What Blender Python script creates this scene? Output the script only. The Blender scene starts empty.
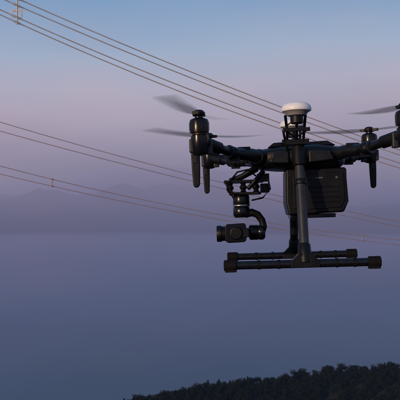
import bpy, bmesh, math, random
from mathutils import Vector, Matrix, noise
random.seed(7)
sc=bpy.context.scene
sc.view_settings.view_transform='Standard'
sc.view_settings.look='None'
sc.view_settings.exposure=0
COL=sc.collection
K=0.00139            # metres per reference pixel at 1 m
EY=215               # eye level row
def P(px,py,d): return Vector(((px-200)*K*d, d, (EY-py)*K*d))
def lin(c): 
    r=[]
    for v in c:
        v/=255.0
        r.append(v/12.92 if v<=0.04045 else ((v+0.055)/1.055)**2.4)
    return (*r,1)
# ---------------------------------------------------------------- haze/sky colour group
g=bpy.data.node_groups.new('air_colour','ShaderNodeTree')
g.interface.new_socket('Vector',in_out='INPUT',socket_type='NodeSocketVector')
g.interface.new_socket('Color',in_out='OUTPUT',socket_type='NodeSocketColor')
gi=g.nodes.new('NodeGroupInput'); go=g.nodes.new('NodeGroupOutput')
nm=g.nodes.new('ShaderNodeVectorMath'); nm.operation='NORMALIZE'
sp=g.nodes.new('ShaderNodeSeparateXYZ')
g.links.new(gi.outputs[0],nm.inputs[0]); g.links.new(nm.outputs[0],sp.inputs[0])
ax=g.nodes.new('ShaderNodeMath'); ax.operation='MULTIPLY_ADD'; ax.inputs[1].default_value=-0.03
g.links.new(sp.outputs[0],ax.inputs[0]); g.links.new(sp.outputs[2],ax.inputs[2])
nz=g.nodes.new('ShaderNodeTexNoise'); nz.inputs['Scale'].default_value=3.0; nz.inputs['Detail'].default_value=3
sc3=g.nodes.new('ShaderNodeVectorMath'); sc3.operation='MULTIPLY'; sc3.inputs[1].default_value=(1,1,4)
g.links.new(nm.outputs[0],sc3.inputs[0]); g.links.new(sc3.outputs[0],nz.inputs['Vector'])
a2=g.nodes.new('ShaderNodeMath'); a2.operation='MULTIPLY_ADD'; a2.inputs[1].default_value=0.05
g.links.new(nz.outputs[0],a2.inputs[0]); g.links.new(ax.outputs[0],a2.inputs[2])
mr=g.nodes.new('ShaderNodeMapRange'); mr.inputs['From Min'].default_value=-0.3+0.025; mr.inputs['From Max'].default_value=0.5+0.025
g.links.new(a2.outputs[0],mr.inputs['Value'])
rp=g.nodes.new('ShaderNodeValToRGB')
rp.color_ramp.interpolation='LINEAR'
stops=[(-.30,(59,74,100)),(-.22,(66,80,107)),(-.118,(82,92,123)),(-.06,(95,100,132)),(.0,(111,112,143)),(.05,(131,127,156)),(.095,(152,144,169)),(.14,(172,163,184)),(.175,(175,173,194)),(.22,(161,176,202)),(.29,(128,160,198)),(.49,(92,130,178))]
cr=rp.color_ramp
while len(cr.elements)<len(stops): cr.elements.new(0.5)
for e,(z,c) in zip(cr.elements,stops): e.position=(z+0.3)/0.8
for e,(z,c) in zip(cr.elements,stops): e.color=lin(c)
n2=g.nodes.new('ShaderNodeTexNoise'); n2.inputs['Scale'].default_value=5.5; n2.inputs['Detail'].default_value=4
sc4=g.nodes.new('ShaderNodeVectorMath'); sc4.operation='MULTIPLY'; sc4.inputs[1].default_value=(1,1,2.2)
g.links.new(nm.outputs[0],sc4.inputs[0]); g.links.new(sc4.outputs[0],n2.inputs['Vector'])
m2=g.nodes.new('ShaderNodeMapRange'); m2.inputs['From Min'].default_value=.42; m2.inputs['From Max'].default_value=.75; m2.inputs['To Max'].default_value=.30
g.links.new(n2.outputs[0],m2.inputs['Value'])
mc=g.nodes.new('ShaderNodeMix'); mc.data_type='RGBA'; mc.blend_type='MULTIPLY'
g.links.new(mr.outputs[0],rp.inputs[0]); g.links.new(m2.outputs[0],mc.inputs[0]); g.links.new(rp.outputs[0],mc.inputs[6]); mc.inputs[7].default_value=(1.3,.99,.92,1)
g.links.new(mc.outputs[2],go.inputs[0])

# ---------------------------------------------------------------- world
SUN_EL=math.radians(9); SUN_AZ=Vector((-0.66,-0.75,0)).normalized()
w=bpy.data.worlds.new('World'); sc.world=w; w.use_nodes=True
nt=w.node_tree; nt.nodes.clear()
out=nt.nodes.new('ShaderNodeOutputWorld')
sky=nt.nodes.new('ShaderNodeTexSky'); sky.sky_type='NISHITA'; sky.sun_disc=False
sky.sun_elevation=SUN_EL; sky.sun_rotation=math.atan2(SUN_AZ.x,SUN_AZ.y); sky.dust_density=3
b1=nt.nodes.new('ShaderNodeBackground'); b1.inputs[1].default_value=0.10
b2=nt.nodes.new('ShaderNodeBackground'); b2.inputs[1].default_value=1.0
tc=nt.nodes.new('ShaderNodeTexCoord'); gg=nt.nodes.new('ShaderNodeGroup'); gg.node_tree=g
mx=nt.nodes.new('ShaderNodeMixShader'); mx.inputs[0].default_value=0.92
nt.links.new(sky.outputs[0],b1.inputs[0]); nt.links.new(tc.outputs['Generated'],gg.inputs[0])
nt.links.new(gg.outputs[0],b2.inputs[0])
nt.links.new(b1.outputs[0],mx.inputs[1]); nt.links.new(b2.outputs[0],mx.inputs[2]); nt.links.new(mx.outputs[0],out.inputs[0])
sl=bpy.data.lights.new('sun','SUN'); sl.energy=2.7; sl.angle=math.radians(0.5); sl.color=(1,0.70,0.45)
so=bpy.data.objects.new('sun',sl); COL.objects.link(so)
sd=Vector((SUN_AZ.x*math.cos(SUN_EL),SUN_AZ.y*math.cos(SUN_EL),math.sin(SUN_EL)))
so.rotation_euler=sd.to_track_quat('Z','Y').to_euler()

# ---------------------------------------------------------------- materials
def mat(name,col,rough=.5,metal=0,var=.25,scale=40,bump=0,spec=.5,coat=0):
    m=bpy.data.materials.new(name); m.use_nodes=True; n=m.node_tree; b=n.nodes['Principled BSDF']
    b.inputs['Roughness'].default_value=rough; b.inputs['Metallic'].default_value=metal
    b.inputs['Specular IOR Level'].default_value=spec; b.inputs['Coat Weight'].default_value=coat
    t=n.nodes.new('ShaderNodeTexCoord'); z=n.nodes.new('ShaderNodeTexNoise'); z.inputs['Scale'].default_value=scale; z.inputs['Detail'].default_value=4
    n.links.new(t.outputs['Object'],z.inputs['Vector'])
    r=n.nodes.new('ShaderNodeValToRGB'); r.color_ramp.elements[0].position=.3; r.color_ramp.elements[1].position=.7
    r.color_ramp.elements[0].color=(*[c*(1-var) for c in col],1); r.color_ramp.elements[1].color=(*[min(1,c*(1+var)) for c in col],1)
    n.links.new(z.outputs[0],r.inputs[0]); n.links.new(r.outputs[0],b.inputs['Base Color'])
    q=n.nodes.new('ShaderNodeMapRange'); q.inputs['To Min'].default_value=max(.03,rough-.12); q.inputs['To Max'].default_value=min(1,rough+.14)
    n.links.new(z.outputs[0],q.inputs['Value']); n.links.new(q.outputs[0],b.inputs['Roughness'])
    if bump:
        u=n.nodes.new('ShaderNodeBump'); u.inputs['Strength'].default_value=bump; u.inputs['Distance'].default_value=.001
        z2=n.nodes.new('ShaderNodeTexNoise'); z2.inputs['Scale'].default_value=900; n.links.new(t.outputs['Object'],z2.inputs['Vector'])
        n.links.new(z2.outputs[0],u.inputs['Height']); n.links.new(u.outputs[0],b.inputs['Normal'])
    return m
M_body=mat('black_plastic',(.0035,.0038,.005),.40,bump=.2,spec=.22)
M_gloss=mat('black_gloss',(.0035,.0038,.005),.22,spec=.32)
M_carb=mat('carbon_tube',(.005,.0055,.0075),.28,scale=120,spec=.38)
M_panel=mat('dark_panel',(.006,.0065,.0085),.40,spec=.28)
M_grey=mat('grey_plastic',(.018,.020,.026),.42,spec=.4)
M_rub=mat('rubber',(.004,.004,.005),.7,spec=.15)
M_white=mat('white_plastic',(.74,.74,.74),.4,var=.04)
M_dirty=mat('offwhite_ring',(.24,.24,.25),.5,var=.1)
M_alu=mat('aluminium',(.32,.32,.34),.35,metal=.9)
M_lens=mat('lens_glass',(.006,.008,.014),.05,coat=1)
M_brass=mat('motor_copper',(.06,.036,.026),.4,metal=.8)
M_label=mat('label_print',(.09,.09,.10),.5)
def hazed(name,c1,c2,scale):  # surface colour fading with distance into painted haze, emitted by the material itself
    m=bpy.data.materials.new(name); m.use_nodes=True; n=m.node_tree; b=n.nodes['Principled BSDF']; o=n.nodes['Material Output']
    b.inputs['Roughness'].default_value=.9; b.inputs['Specular IOR Level'].default_value=.1
    geo=n.nodes.new('ShaderNodeNewGeometry')
    z=n.nodes.new('ShaderNodeTexNoise'); z.inputs['Scale'].default_value=scale; z.inputs['Detail'].default_value=4
    n.links.new(geo.outputs['Position'],z.inputs['Vector'])
    r=n.nodes.new('ShaderNodeValToRGB'); r.color_ramp.elements[0].position=.35; r.color_ramp.elements[1].position=.65
    r.color_ramp.elements[0].color=(*c1,1); r.color_ramp.elements[1].color=(*c2,1)
    n.links.new(z.outputs[0],r.inputs[0]); n.links.new(r.outputs[0],b.inputs['Base Color'])
    def M(op,a,bv=None):
        k=n.nodes.new('ShaderNodeMath'); k.operation=op
        n.links.new(a,k.inputs[0])
        if bv is not None:
            if isinstance(bv,(int,float)): k.inputs[1].default_value=bv
            else: n.links.new(bv,k.inputs[1])
        return k
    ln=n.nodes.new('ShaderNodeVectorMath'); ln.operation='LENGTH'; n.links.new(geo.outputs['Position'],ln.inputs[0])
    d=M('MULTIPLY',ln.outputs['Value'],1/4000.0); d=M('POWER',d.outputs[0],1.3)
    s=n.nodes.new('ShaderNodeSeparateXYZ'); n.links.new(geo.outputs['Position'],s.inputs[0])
    f=n.nodes.new('ShaderNodeMapRange'); f.inputs['From Min'].default_value=-136; f.inputs['From Max'].default_value=-215; f.inputs['To Max'].default_value=3.2   # valley mist painted in by height, thickens the emitted haze
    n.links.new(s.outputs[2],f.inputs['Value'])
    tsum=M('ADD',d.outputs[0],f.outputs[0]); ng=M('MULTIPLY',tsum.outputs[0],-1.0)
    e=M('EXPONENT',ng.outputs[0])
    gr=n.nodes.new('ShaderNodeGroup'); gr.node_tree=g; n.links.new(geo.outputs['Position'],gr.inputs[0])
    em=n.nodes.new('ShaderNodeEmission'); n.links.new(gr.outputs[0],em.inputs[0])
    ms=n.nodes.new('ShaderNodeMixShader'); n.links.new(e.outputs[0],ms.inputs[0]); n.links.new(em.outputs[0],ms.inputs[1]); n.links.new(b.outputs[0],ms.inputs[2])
    n.links.new(ms.outputs[0],o.inputs[0]); return m
M_ground=hazed('hillside_grass_and_earth_painted_haze',(.012,.015,.009),(.026,.024,.016),.02)
M_leaf=hazed('foliage_painted_haze',(.007,.010,.007),(.015,.018,.012),.35)
M_bark=hazed('bark_painted_haze',(.012,.010,.009),(.02,.017,.014),2)

# ---------------------------------------------------------------- mesh helpers
def obj(name,bm,m,parent=None,smooth=True,bevel=0):
    me=bpy.data.meshes.new(name)
    bmesh.ops.recalc_face_normals(bm,faces=bm.faces)
    bm.to_mesh(me); bm.free(); me.materials.append(m)
    if smooth:
        for p in me.polygons: p.use_smooth=True
    o=bpy.data.objects.new(name,me); COL.objects.link(o)
    if parent: o.parent=parent
    if bevel:
        b=o.modifiers.new('bevel','BEVEL'); b.width=bevel; b.segments=3; b.limit_method='ANGLE'; b.angle_limit=math.radians(35); b.harden_normals=True
    elif smooth:
        e=o.modifiers.new('es','EDGE_SPLIT'); e.split_angle=math.radians(40)
    return o
def frame(d):
    d=d.normalized(); u=Vector((0,0,1)) if abs(d.z)<.9 else Vector((1,0,0))
    a=d.cross(u).normalized(); return a,a.cross(d).normalized()
def add_sweep(bm,pts,rad,seg=12,flat=1.0,cap=True):
    pts=[Vector(p) for p in pts]; rings=[]
    if not isinstance(rad,(list,tuple)): rad=[rad]*len(pts)
    for i,p in enumerate(pts):
        d=(pts[min(i+1,len(pts)-1)]-pts[max(i-1,0)])
        a,b=frame(d)
        rings.append([bm.verts.new(p+(a*math.cos(t)+b*math.sin(t)*flat)*rad[i]) for t in [2*math.pi*k/seg for k in range(seg)]])
    for r0,r1 in zip(rings,rings[1:]):
        for k in range(seg): bm.faces.new((r0[k],r0[(k+1)%seg],r1[(k+1)%seg],r1[k]))
    if cap: bm.faces.new(rings[0]); bm.faces.new(rings[-1][::-1])
def add_lathe(bm,c,prof,seg=32,axis='Z'):
    c=Vector(c); rings=[]
    for r,h in prof:
        ring=[]
        for k in range(seg):
            t=2*math.pi*k/seg; u,v=max(r,1e-5)*math.cos(t),max(r,1e-5)*math.sin(t)
            o={'Z':(u,v,h),'X':(h,u,v),'Y':(u,h,v)}[axis]
            ring.append(bm.verts.new(c+Vector(o)))
        rings.append(ring)
    for r0,r1 in zip(rings,rings[1:]):
        for k in range(seg): bm.faces.new((r0[k],r0[(k+1)%seg],r1[(k+1)%seg],r1[k]))
    bm.faces.new(rings[0]); bm.faces.new(rings[-1][::-1])
def add_box(bm,c,s,rot=None):
    r=bmesh.ops.create_cube(bm,size=1)
    M=Matrix.Translation(Vector(c))@(rot.to_4x4() if rot else Matrix())@Matrix.Diagonal((*s,1))
    bmesh.ops.transform(bm,matrix=M,verts=r['verts'])
def add_prism(bm,poly,y0,y1,taper=0):
    a=[bm.verts.new((x,y0,z)) for x,z in poly]; b=[bm.verts.new((x,y1,z)) for x,z in poly]
    n=len(poly)
    for k in range(n): bm.faces.new((a[k],a[(k+1)%n],b[(k+1)%n],b[k]))
    bm.faces.new(a); bm.faces.new(b[::-1])

# ---------------------------------------------------------------- drone
drone=bpy.data.objects.new('drone',None); COL.objects.link(drone)
drone.location=(97*K*1.8,1.8,0)
drone.rotation_euler=(0,math.radians(-1.8),math.radians(-3.5))
def part(name,fn,m,bevel=0,smooth=True):
    bm=bmesh.new(); fn(bm); return obj(name,bm,m,drone,smooth,bevel)

def fuselage(bm):
    secs=[(-.118,.030,.132,.146),(-.108,.055,.124,.156),(-.085,.078,.116,.164),(-.045,.095,.112,.168),(0,.104,.110,.170),(.05,.100,.108,.172),(.085,.088,.108,.168),(.108,.066,.114,.158),(.118,.04,.122,.150)]
    rings=[]
    for x,hw,z0,z1 in secs:
        ring=[]; zc=(z0+z1)/2; hh=(z1-z0)/2
        for k in range(28):
            t=2*math.pi*k/28; c,s=math.cos(t),math.sin(t); e=.55
            ring.append(bm.verts.new((x,hw*math.copysign(abs(c)**e,c),zc+hh*math.copysign(abs(s)**e,s))))
        rings.append(ring)
    for a,b in zip(rings,rings[1:]):
        for k in range(28): bm.faces.new((a[k],a[(k+1)%28],b[(k+1)%28],b[k]))
    bm.faces.new(rings[0]); bm.faces.new(rings[-1][::-1])
part('fuselage',fuselage,M_body)
part('fuselage_top_cover',lambda bm:add_prism(bm,[(-.07,.166),(-.055,.177),(-.01,.179),(.0,.172),(.012,.176),(.075,.178),(.095,.166)],-.062,.062),M_gloss,.003)
part('fuselage_side_panel',lambda bm:(add_prism(bm,[(-.07,.125),(-.06,.150),(-.022,.152),(-.022,.122)],-.108,-.094),add_prism(bm,[(.024,.122),(.024,.153),(.075,.150),(.085,.128)],-.108,-.094),
     add_prism(bm,[(-.07,.125),(-.06,.150),(-.022,.152),(-.022,.122)],.094,.108),add_prism(bm,[(.024,.122),(.024,.153),(.075,.150),(.085,.128)],.094,.108)),M_panel,.004)
def bits(bm):
    for x in (-.062,-.030,.034,.068):
        add_lathe(bm,(x,-.1085,.134),[(.0022,-.001),(.0022,.001)],10,'Y')
    for i in range(5): add_box(bm,(.040+i*.006,-.1085,.145),(.003,.0015,.006))
    add_box(bm,(-.045,-.1085,.144),(.018,.0012,.003))
part('panel_screws_and_vents',bits,M_panel)
part('battery_bay',lambda bm:(add_prism(bm,[(-.028,.112),(.116,.112),(.120,.030),(.108,.004),(-.024,.000),(-.030,.03)],-.066,.066)),M_body,.005)
def bat(bm):
    for s in (-1,1):
        add_prism(bm,[(.02,.100),(.108,.100),(.110,.034),(.100,.016),(.02,.012)],s*.064,s*.070)
    for i in range(4): add_box(bm,(.064,-.0708,.030+i*.012),(.07,.0022,.003))
    add_box(bm,(.0,-.068,.055),(.024,.006,.08))
part('battery_packs',bat,M_body,.0015)
part('battery_latch',lambda bm:(add_box(bm,(.112,-.03,.1),(.016,.03,.02)),add_box(bm,(.112,.03,.1),(.016,.03,.02)),add_box(bm,(.035,0,-.003),(.11,.10,.010))),M_gloss,.002)
part('battery_label',lambda bm:(add_box(bm,(.05,-.0705,.088),(.018,.0015,.003)),add_box(bm,(.092,-.0705,.088),(.005,.0015,.005))),M_label)

MX,MY,PZ=.225,.225,.232
def blade_verts(bm,c,ang,R=.205,pitch=1):
    n=14; prev=None
    for i in range(n+1):
        s=i/n; r=.012+s*(R-.012)
        ch=.008+.020*math.sin(min(1,s*1.9+.18)*math.pi*.5)*(1-.62*s**1.6)
        if i==n: ch*=.35
        tw=math.radians(18*(1-s)+6)*pitch
        d=Vector((math.cos(ang),math.sin(ang),0)); t=Vector((-math.sin(ang),math.cos(ang),0))
        up=Vector((0,0,1)); ct=t*math.cos(tw)+up*math.sin(tw)
        cen=Vector(c)+d*r+up*(.010*s*s)
        a=bm.verts.new(cen+ct*ch*.45); b=bm.verts.new(cen-ct*ch*.55)
        if prev: bm.faces.new((prev[0],a,b,prev[1]))
        prev=(a,b)
M_prop=bpy.data.materials.new('spinning_blade'); M_prop.use_nodes=True
_n=M_prop.node_tree; _b=_n.nodes['Principled BSDF']; _b.inputs['Roughness'].default_value=.5
_z=_n.nodes.new('ShaderNodeTexNoise'); _z.inputs['Scale'].default_value=30; _r=_n.nodes.new('ShaderNodeValToRGB')
_r.color_ramp.elements[0].color=(.02,.021,.026,1); _r.color_ramp.elements[1].color=(.04,.042,.05,1)
_n.links.new(_z.outputs[0],_r.inputs[0]); _n.links.new(_r.outputs[0],_b.inputs['Base Color']); _b.inputs['Alpha'].default_value=.13
props={(-1,-1):(74,2.0),(-1,1):(40,3.2),(1,-1):(112,2.6),(1,1):(150,3.2)}
for (sx,sy),(pa,dpa) in props.items():
    tag={-1:'front',1:'rear'}[sx]+'_'+{-1:'near',1:'far'}[sy]
    c=Vector((sx*MX,sy*MY,0))
    root=Vector((sx*.085,sy*.070,.142)); elbow=Vector((sx*.150,sy*.130,.148)); tip=Vector((sx*(MX-.012),sy*(MY-.012),.166))
    def arm(bm):
        add_sweep(bm,[root,root.lerp(elbow,.5)+Vector((0,0,.003)),elbow],[.017,.0155,.0135],16)
        add_sweep(bm,[elbow,elbow.lerp(tip,.5),tip],[.0105,.0105,.0105],16)
    part('arm_'+tag,arm,M_carb)
    def collars(bm):
        for a,b,r in ((root,elbow,.019),(elbow,tip,.0155)):
            d=(b-a).normalized(); add_sweep(bm,[a-d*.012,a-d*.010,a+d*.014,a+d*.016],[r*.9,r,r,r*.9],18)
        d=(tip-elbow).normalized(); add_sweep(bm,[tip-d*.05,tip-d*.048,tip-d*.006,tip],[.012,.0145,.0145,.013],18)
        add_box(bm,elbow+Vector((0,0,-.013)),(.024,.018,.010)); add_box(bm,elbow.lerp(root,.35)+Vector((0,0,.016)),(.030,.010,.006))
    part('arm_collars_'+tag,collars,M_body)
    part('arm_lock_ring_'+tag,lambda bm:add_sweep(bm,[elbow+(tip-elbow).normalized()*.020,elbow+(tip-elbow).normalized()*.023],[.0158,.0158],20),M_grey)
    part('motor_mount_'+tag,lambda bm:add_lathe(bm,(c.x,c.y,0),[(.006,.138),(.014,.140),(.0185,.148),(.0200,.172),(.0195,.182),(.017,.184)],32),M_gloss)
    part('motor_stator_'+tag,lambda bm:add_lathe(bm,(c.x,c.y,0),[(.015,.182),(.016,.184),(.016,.188),(.015,.189)],32),M_brass)
    def bell(bm):
        add_lathe(bm,(c.x,c.y,0),[(.019,.188),(.0212,.189),(.0216,.193),(.0216,.213),(.0200,.218),(.014,.221),(.009,.222),(.009,.228)],36)
        for k in range(12):
            t=2*math.pi*k/12; add_box(bm,(c.x+.0214*math.cos(t),c.y+.0214*math.sin(t),.203),(.0018,.0018,.018),Matrix.Rotation(t,3,'Z'))
    part('motor_bell_'+tag,bell,M_gloss)
    part('prop_hub_'+tag,lambda bm:(add_lathe(bm,(c.x,c.y,0),[(.013,.226),(.014,.228),(.014,.234),(.009,.239),(.005,.240)],24),
        add_box(bm,(c.x,c.y,.231),(.05,.014,.007),Matrix.Rotation(math.radians(pa),3,'Z'))),M_body)
    part('motor_side_box_'+tag,lambda bm:(add_box(bm,(c.x+sx*.016,c.y,.160),(.014,.022,.030)),add_box(bm,(c.x-sx*.020,c.y-sy*.014,.158),(.016,.016,.034))),M_grey,.003)
    def leg(bm):
        x=c.x-.010 if sx<0 else c.x+.006
        add_prism(bm,[(x-.010,.150),(x+.010,.150),(x+.0095,.110),(x+.008,.074),(x+.004,.068),(x-.004,.068),(x-.007,.074),(x-.009,.110)],c.y-.006,c.y+.006)
    part('antenna_leg_'+tag,leg,M_body,.003)
    part('antenna_leg_cap_'+tag,lambda bm:add_box(bm,((c.x-.010 if sx<0 else c.x+.006),c.y-.0065,.13),(.009,.003,.018)),M_panel,.001)
    for j in range(7):
        def bl(bm,j=j):
            for h in (0,math.pi): blade_verts(bm,(c.x,c.y,.232),math.radians(pa+(j-3)*dpa)+h)
        part('propeller_blade_%s_%d'%(tag,j+1),bl,M_prop)
for s,tag in ((-1,'near'),(1,'far')):
    top=Vector((.002,s*.098,.150)); foot=Vector((.002,s*.172,-.098))
    def strut(bm):
        add_sweep(bm,[top,top.lerp(foot,.05),top.lerp(foot,.97),foot],[.0125,.012,.0112,.0112],20)
    part('landing_strut_'+tag,strut,M_grey if s<0 else M_carb)
    def coll(bm):
        d=(foot-top).normalized()
        add_sweep(bm,[top-d*.014,top-d*.012,top+d*.035,top+d*.038],[.0155,.017,.017,.0145],20)
        add_sweep(bm,[top+d*.07,top+d*.072,top+d*.082,top+d*.084],[.0130,.0142,.0142,.0130],20)
        add_sweep(bm,[foot-d*.034,foot-d*.03,foot,foot+d*.012],[.0125,.0145,.0155,.013],20)
        add_prism(bm,[(-.030,-.102),(-.024,-.098),(-.012,-.086),(.016,-.086),(.028,-.098),(.034,-.102),(.034,-.118),(-.030,-.118)],s*.172-.012,s*.172+.012)
    part('strut_fittings_'+tag,coll,M_body,.002)
    part('skid_'+tag,lambda bm:add_sweep(bm,[(-.178,s*.172,-.110),(.168,s*.172,-.110)],[.0095,.0095],18),M_carb)
    def caps(bm):
        for x0,x1 in ((-.182,-.152),(.142,.171)):
            add_sweep(bm,[(x0,s*.172,-.110),(x0+.002,s*.172,-.110),(x1-.002,s*.172,-.110),(x1,s*.172,-.110)],[.010,.0130,.0130,.0105],18)
        for x in (-.105,-.06,.07,.11): add_sweep(bm,[(x,s*.172,-.110),(x+.006,s*.172,-.110)],[.0106,.0106],18)
        add_box(bm,(-.166,s*.172,-.120),(.026,.018,.010)); add_box(bm,(.156,s*.172,-.120),(.026,.018,.010))
    part('skid_rubber_'+tag,caps,M_rub)
for s,tag in ((-1,'near'),(1,'far')):
    cy=s*.150; gx=-.004 if s<0 else .007
    part('gps_dome_'+tag,lambda bm:add_lathe(bm,(gx,cy,0),[(.030,.2375),(.0335,.239),(.0345,.242),(.0340,.248),(.030,.2535),(.024,.2570),(.014,.2595),(.004,.260)],40),M_white)
    part('gps_base_'+tag,lambda bm:add_lathe(bm,(gx,cy,0),[(.016,.227),(.022,.229),(.025,.234),(.030,.2376)],36),M_dirty)
    def mast(bm):
        for dx in (-.030,-.004,.016):
            add_sweep(bm,[(gx+.004+dx,cy,.230),(gx+dx*.85+.004,s*.128,.195),(dx*.8+gx*.5,s*.098,.150)],.0034,10)
        add_box(bm,(gx,s*.132,.199),(.062,.012,.008)); add_box(bm,(gx*.6,s*.112,.172),(.056,.014,.012))
        add_lathe(bm,(gx,cy,0),[(.012,.210),(.015,.212),(.015,.227),(.012,.229)],24)
        add_sweep(bm,[(gx-.024,s*.13,.196),(gx+.022,s*.108,.168)],.0024,8)
        add_sweep(bm,[(gx+.022,s*.13,.196),(gx-.024,s*.108,.168)],.0024,8)
    part('gps_mast_'+tag,mast,M_body)
    part('mast_cable_'+tag,lambda bm:add_sweep(bm,[(gx,cy,.222),(gx-.020,cy-.01*s,.210),(gx-.030,cy-.02*s,.190),(-.030,cy-.04*s,.168),(-.020,s*.09,.166)],.0018,8),M_rub)
def gm(bm):
    for s in (-1,1):
        add_sweep(bm,[(-.095,s*.035,.122),(-.135,s*.032,.100),(-.165,s*.028,.090)],[.008,.006,.006],12)
        add_sweep(bm,[(-.080,s*.035,.112),(-.105,s*.032,.085),(-.120,s*.028,.070)],[.006,.005,.005],12)
        add_sweep(bm,[(-.178,s*.030,.090),(-.160,s*.030,.060),(-.140,s*.028,.055)],.0035,10)
    add_box(bm,(-.130,0,.088),(.098,.070,.006)); add_box(bm,(-.128,0,.058),(.080,.060,.006))
    add_box(bm,(-.082,0,.096),(.030,.060,.018)); add_box(bm,(-.078,0,.070),(.022,.040,.022))
part('gimbal_mount',gm,M_body,.0012)
def damp(bm):
    for x in (-.165,-.132,-.100):
        for s in (-1,1):
            add_lathe(bm,(x,s*.027,0),[(.004,.061),(.0075,.063),(.0045,.067),(.0090,.072),(.0090,.075),(.0045,.080),(.0075,.084),(.004,.086)],16)
part('gimbal_dampers',damp,M_rub)
part('gimbal_cable',lambda bm:(add_sweep(bm,[(-.10,-.03,.10),(-.12,-.045,.115),(-.145,-.045,.11),(-.168,-.035,.085),(-.172,-.03,.068),(-.155,-.022,.045)],.0022,8),
    add_sweep(bm,[(-.07,-.03,.09),(-.066,-.04,.066),(-.085,-.035,.045),(-.112,-.024,.04)],.0022,8)),M_rub)
part('gimbal_yaw_motor',lambda bm:add_lathe(bm,(-.138,0,0),[(.012,.056),(.019,.054),(.021,.050),(.021,.028),(.019,.025),(.0215,.022),(.0215,.004),(.017,-.002)],32),M_gloss)
part('gimbal_yaw_ring',lambda bm:add_lathe(bm,(-.138,0,0),[(.0218,.0265),(.0222,.028),(.0222,.029),(.0218,.0300)],32),M_alu)
def garm(bm):
    add_sweep(bm,[(-.130,0,.006),(-.112,0,.010),(-.098,0,.004),(-.088,0,-.010),(-.084,0,-.026),(-.090,0,-.040)],[.011,.0115,.0105,.010,.0100,.011],14,.9)
part('gimbal_arm',garm,M_body)
part('gimbal_roll_motor',lambda bm:add_lathe(bm,(0,0,-.040),[(.012,-.122),(.018,-.120),(.019,-.116),(.019,-.100),(.0175,-.098),(.019,-.096),(.019,-.086),(.014,-.081)],28,'X'),M_gloss)
part('camera_fork',lambda bm:(add_box(bm,(-.126,0,-.040),(.012,.075,.020)),add_box(bm,(-.142,-.037,-.040),(.040,.008,.022)),add_box(bm,(-.142,.037,-.040),(.040,.008,.022)),
    add_lathe(bm,(-.153,-.036,-.040),[(.014,-.010),(.016,-.008),(.016,.0),(.014,.001)],24,'Y')),M_body,.002)
part('camera_body',lambda bm:add_prism(bm,[(-.176,-.017),(-.132,-.016),(-.128,-.021),(-.128,-.058),(-.133,-.063),(-.174,-.064),(-.181,-.058),(-.181,-.023)],-.031,.031),M_gloss,.003)
part('camera_lens',lambda bm:add_lathe(bm,(0,0,-.041),[(.016,-.201),(.0195,-.202),(.0205,-.200),(.0205,-.190),(.0185,-.189),(.0185,-.178)],32,'X'),M_body)
part('camera_lens_glass',lambda bm:add_lathe(bm,(0,0,-.041),[(.001,-.2025),(.008,-.202),(.0155,-.2005),(.0158,-.196)],28,'X'),M_lens)
part('nose_sensor',lambda bm:(add_box(bm,(-.117,0,.140),(.014,.050,.018)),add_lathe(bm,(0,-.016,.140),[(.006,-.128),(.007,-.126),(.007,-.118)],16,'X'),add_lathe(bm,(0,.016,.140),[(.006,-.128),(.007,-.126),(.007,-.118)],16,'X')),M_gloss,.001)

# ---------------------------------------------------------------- power lines
M_wireA=mat('weathered_aluminium_cable',(.38,.30,.25),.5,metal=0,scale=1.5,var=.15)
M_wireB=mat('dusk_tinted_cable',(.33,.23,.23),.6,metal=0,scale=1.5,var=.15)  # reddish dusk reflection put into the cable's base colour
M_fit=mat('galvanised_fitting',(.42,.42,.42),.5,metal=.2,scale=8)
def quad(v,px):
    a,b,c=v; t=px/200.0
    return a*(t-1)*(t-2)/2 - b*t*(t-2) + c*t*(t-1)/2
def wirept(v,px,dl,dr,off=0):
    inv=1/dl+(1/dr-1/dl)*px/400.0
    d=1/inv+off
    return P(px,quad(v,px),d)
def power_line(rows,dl,dr,r,m,sp,off=(0,.0)):
    e=bpy.data.objects.new('power_line',None); COL.objects.link(e)
    for i,v in enumerate(rows):
        bm=bmesh.new(); add_sweep(bm,[wirept(v,px,dl,dr,off[i]) for px in range(-400,801,8)],r,10)
        obj('wire_%d'%(i+1),bm,m,e)
    for j,px in enumerate(sp):
        a=wirept(rows[0],px,dl,dr,off[0]); b=wirept(rows[1],px,dl,dr,off[1]); d=(wirept(rows[0],px+2,dl,dr)-wirept(rows[0],px-2,dl,dr)).normalized()
        bm=bmesh.new(); add_sweep(bm,[a.lerp(b,-.15),a,b,a.lerp(b,1.15)],[r*1.2,r*1.5,r*1.5,r*1.2],8)
        for q in (a,b): add_sweep(bm,[q-d*r*4,q-d*r*3,q+d*r*3,q+d*r*4],[r*1.3,r*2.1,r*2.1,r*1.3],10)
        obj('spacer_%d'%(j+1),bm,m,e)
    return e
A=[(-10,75,150),(-3,81,155)]; B=[(9,93,163),(14,99,168)]
DA=(23,28)
power_line(A,*DA,.0165,M_wireA,[])
eb=power_line(B,*DA,.0165,M_wireA,[])
power_line([(122,177,222),(131,183,227)],29,36,.015,M_wireB,[])
power_line([(166,211,240),(174,216,245)],33,41,.017,M_wireB,[52,362])
def yoke(bm):
    a=wirept(A[0],16,*DA); b=wirept(B[1],16,*DA)
    add_sweep(bm,[a+Vector((0,0,.12)),b-Vector((0,0,.06))],.028,8)
    for v in A+B:
        p=wirept(v,16,*DA); p2=wirept(v,25,*DA); p0=wirept(v,8,*DA)
        add_sweep(bm,[p0,p0.lerp(p,.5),p.lerp(p0,.3),p,p.lerp(p2,.3),p.lerp(p2,.5),p2],[.018,.022,.034,.038,.034,.022,.018],10)
    add_box(bm,a.lerp(b,.5),(.32,.03,.06)); add_box(bm,a.lerp(b,.5)+Vector((-.15,0,-.10)),(.04,.04,.26)); add_box(bm,a.lerp(b,.5)+Vector((.15,0,-.10)),(.04,.04,.26))
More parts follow.
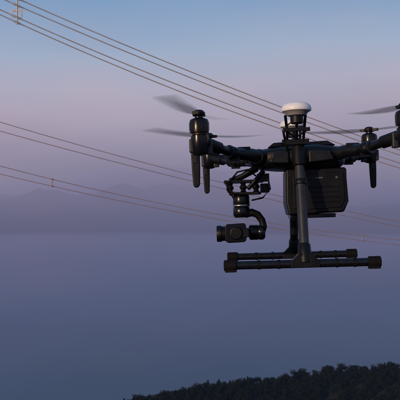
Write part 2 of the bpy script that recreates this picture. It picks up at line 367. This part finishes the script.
bm=bmesh.new(); yoke(bm); obj('suspension_clamp',bm,M_fit,eb)
def ins(bm):
    a=wirept(A[0],16,*DA)+Vector((0,0,.1))
    for k in range(16):
        z=a.z+.05+k*.15
        add_lathe(bm,(a.x,a.y,z),[(.02,0),(.03,.02),(.125,.03),(.125,.045),(.05,.08),(.03,.15)],20)
bm=bmesh.new(); ins(bm); obj('insulator_string',bm,M_white,eb)

# ---------------------------------------------------------------- terrain
def fbm(x,y,o=5):
    s=0;a=1;f=1
    for i in range(o): s+=a*noise.noise(Vector((x*f,y*f,3.7+i))); a*=.5; f*=2.03
    return s
def ridge_top(x):
    t=(x+60)/200.0
    return -132.5+27*t-5*t*t if t<2.6 else -96.1+0.02*(x-460)
def H(x,y):
    r=math.hypot(x,y)
    base=-1.75-.42*max(0,r-2.5)
    if base<-250: base=-250-12*(1-math.exp(max(-50,(base+250)/80)))
    h=base+fbm(x/160,y/160,4)*min(1,r/300)*8
    if abs(y-500)<1500 and -700<x<4000:
        wy=math.exp(-((y-500)/95.0)**2) if y<500 else math.exp(-((y-500)/220.0)**2)
        fade=1/(1+math.exp(-(x+170)/40.0)) if x<800 else math.exp(-((x-800)/600)**2)
        top=ridge_top(max(-200,min(x,900)))+fbm(x/60,y/60,3)*2.0
        if top>h: h=h+(top-h)*wy*fade
    if r>3500 and y>0:
        m=min(1,(r-3500)/4500.0); m=m*m*(3-2*m)
        th=math.atan2(x,y)
        env=math.exp(-min(50,((r-9500)/4200.0)**2))
        side=max(0,1-(abs(th)/1.4)**4)
        pk=(1-abs(fbm(x/4200+3.1,y/4200+1.7,6)))
        h+=m*env*side*(260+900*max(0,pk)**2*(.75-.35*math.sin(th*2.2)))
    return h
bm=bmesh.new(); NA=480; radii=[1.2*(60000/1.2)**(i/230.0) for i in range(231)]
cen=bm.verts.new((0,0,H(0,0))); prev=None
for r in radii:
    ring=[bm.verts.new((r*math.sin(2*math.pi*k/NA),r*math.cos(2*math.pi*k/NA),H(r*math.sin(2*math.pi*k/NA),r*math.cos(2*math.pi*k/NA)))) for k in range(NA)]
    if prev:
        for k in range(NA): bm.faces.new((prev[k],prev[(k+1)%NA],ring[(k+1)%NA],ring[k]))
    else:
        for k in range(NA): bm.faces.new((cen,ring[k],ring[(k+1)%NA]))
    prev=ring
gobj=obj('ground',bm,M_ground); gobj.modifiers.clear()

# ---------------------------------------------------------------- trees
def tree_mesh(name,kind,seed):
    rnd=random.Random(seed); bm=bmesh.new()
    Ht=rnd.uniform(8,10.5)
    bend=rnd.uniform(-.4,.4)
    add_sweep(bm,[(0,0,-1),(bend*.2,0,Ht*.4),(bend*.6,0,Ht*.75),(bend,0,Ht*.98)],[.22,.17,.09,.02],6)
    def leafs(c,R,n,s):
        for i in range(n):
            v=Vector((rnd.gauss(0,1),rnd.gauss(0,1),rnd.gauss(0,1))).normalized()*R*rnd.random()**.45
            v.z*=.75
            p=c+v; a=Vector((rnd.gauss(0,1),rnd.gauss(0,1),rnd.gauss(0,1))).normalized(); b=a.cross(Vector((rnd.gauss(0,1),rnd.gauss(0,1),rnd.gauss(0,1)))).normalized()
            k=s*rnd.uniform(.6,1.3)
            bm.faces.new([bm.verts.new(p+a*k),bm.verts.new(p+b*k*.7),bm.verts.new(p-a*k)])
    if kind=='conifer':
        z=Ht*.18
        while z<Ht*.97:
            L=(1-z/Ht)*Ht*.27+.25
            for k in range(5):
                t=rnd.uniform(0,6.28); l=L*rnd.uniform(.7,1.15)
                e=Vector((math.cos(t)*l+bend*z/Ht,math.sin(t)*l,z-l*.25)); s=Vector((bend*z/Ht,0,z))
                for q in (.35,.65,.95): leafs(s.lerp(e,q),.32+.12*l,6,.30)
            z+=Ht*.06
    else:
        for k in range(15):
            t=rnd.uniform(0,6.28); z=Ht*rnd.uniform(.22,.68); l=Ht*rnd.uniform(.12,.27)
            s=Vector((bend*z/Ht,0,z)); e=s+Vector((math.cos(t)*l,math.sin(t)*l,l*rnd.uniform(.3,1.1)))
            m=s.lerp(e,.5)+Vector((0,0,-.2))
            add_sweep(bm,[s,m,e],[.08,.05,.015],4)
            leafs(e,rnd.uniform(.8,1.4),34,.36); leafs(m,.9,12,.34)
            for j in range(3):
                e2=e+Vector((rnd.uniform(-1,1),rnd.uniform(-1,1),rnd.uniform(.2,1.2)))
                leafs(e2,.5,8,.28)
        leafs(Vector((bend,0,Ht*.85)),1.3,44,.34)
    for f in bm.faces: f.material_index=1 if len(f.verts)==3 else 0
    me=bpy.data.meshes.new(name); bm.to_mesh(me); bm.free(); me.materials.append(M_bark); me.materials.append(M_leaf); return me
TM=[tree_mesh('tree_variant_%d'%i,'conifer' if i%4==0 else 'broadleaf',40+i) for i in range(8)]
tl=bpy.data.objects.new('tree_line',None); COL.objects.link(tl)
cnt=0
for i in range(2700):
    x=random.uniform(-150,290); y=random.uniform(440,520)
    if fbm(x/25+9,y/25,2)<-.7: continue
    o=bpy.data.objects.new('tree_%d'%(cnt+1),TM[random.randrange(8)]); COL.objects.link(o); o.parent=tl
    s=random.uniform(.45,.8)*(1.2 if random.random()<.10 else 1)*(.92+.2*fbm(x/18,y/18,2))
    o.location=(x,y,H(x,y)-.3); o.rotation_euler=(0,0,random.uniform(0,6.28)); o.scale=(s*1.2,s*1.2,s); cnt+=1

# ---------------------------------------------------------------- camera
cd=bpy.data.cameras.new('camera'); cd.sensor_width=36; cd.lens=36/(400*K); cd.clip_start=.05; cd.clip_end=120000
cam=bpy.data.objects.new('camera',cd); COL.objects.link(cam)
cam.location=(0,0,0); cam.rotation_euler=(math.radians(90)+math.atan((EY-200)*K),0,0)
cd.dof.use_dof=True; cd.dof.focus_distance=1.75; cd.dof.aperture_fstop=36
sc.camera=cam
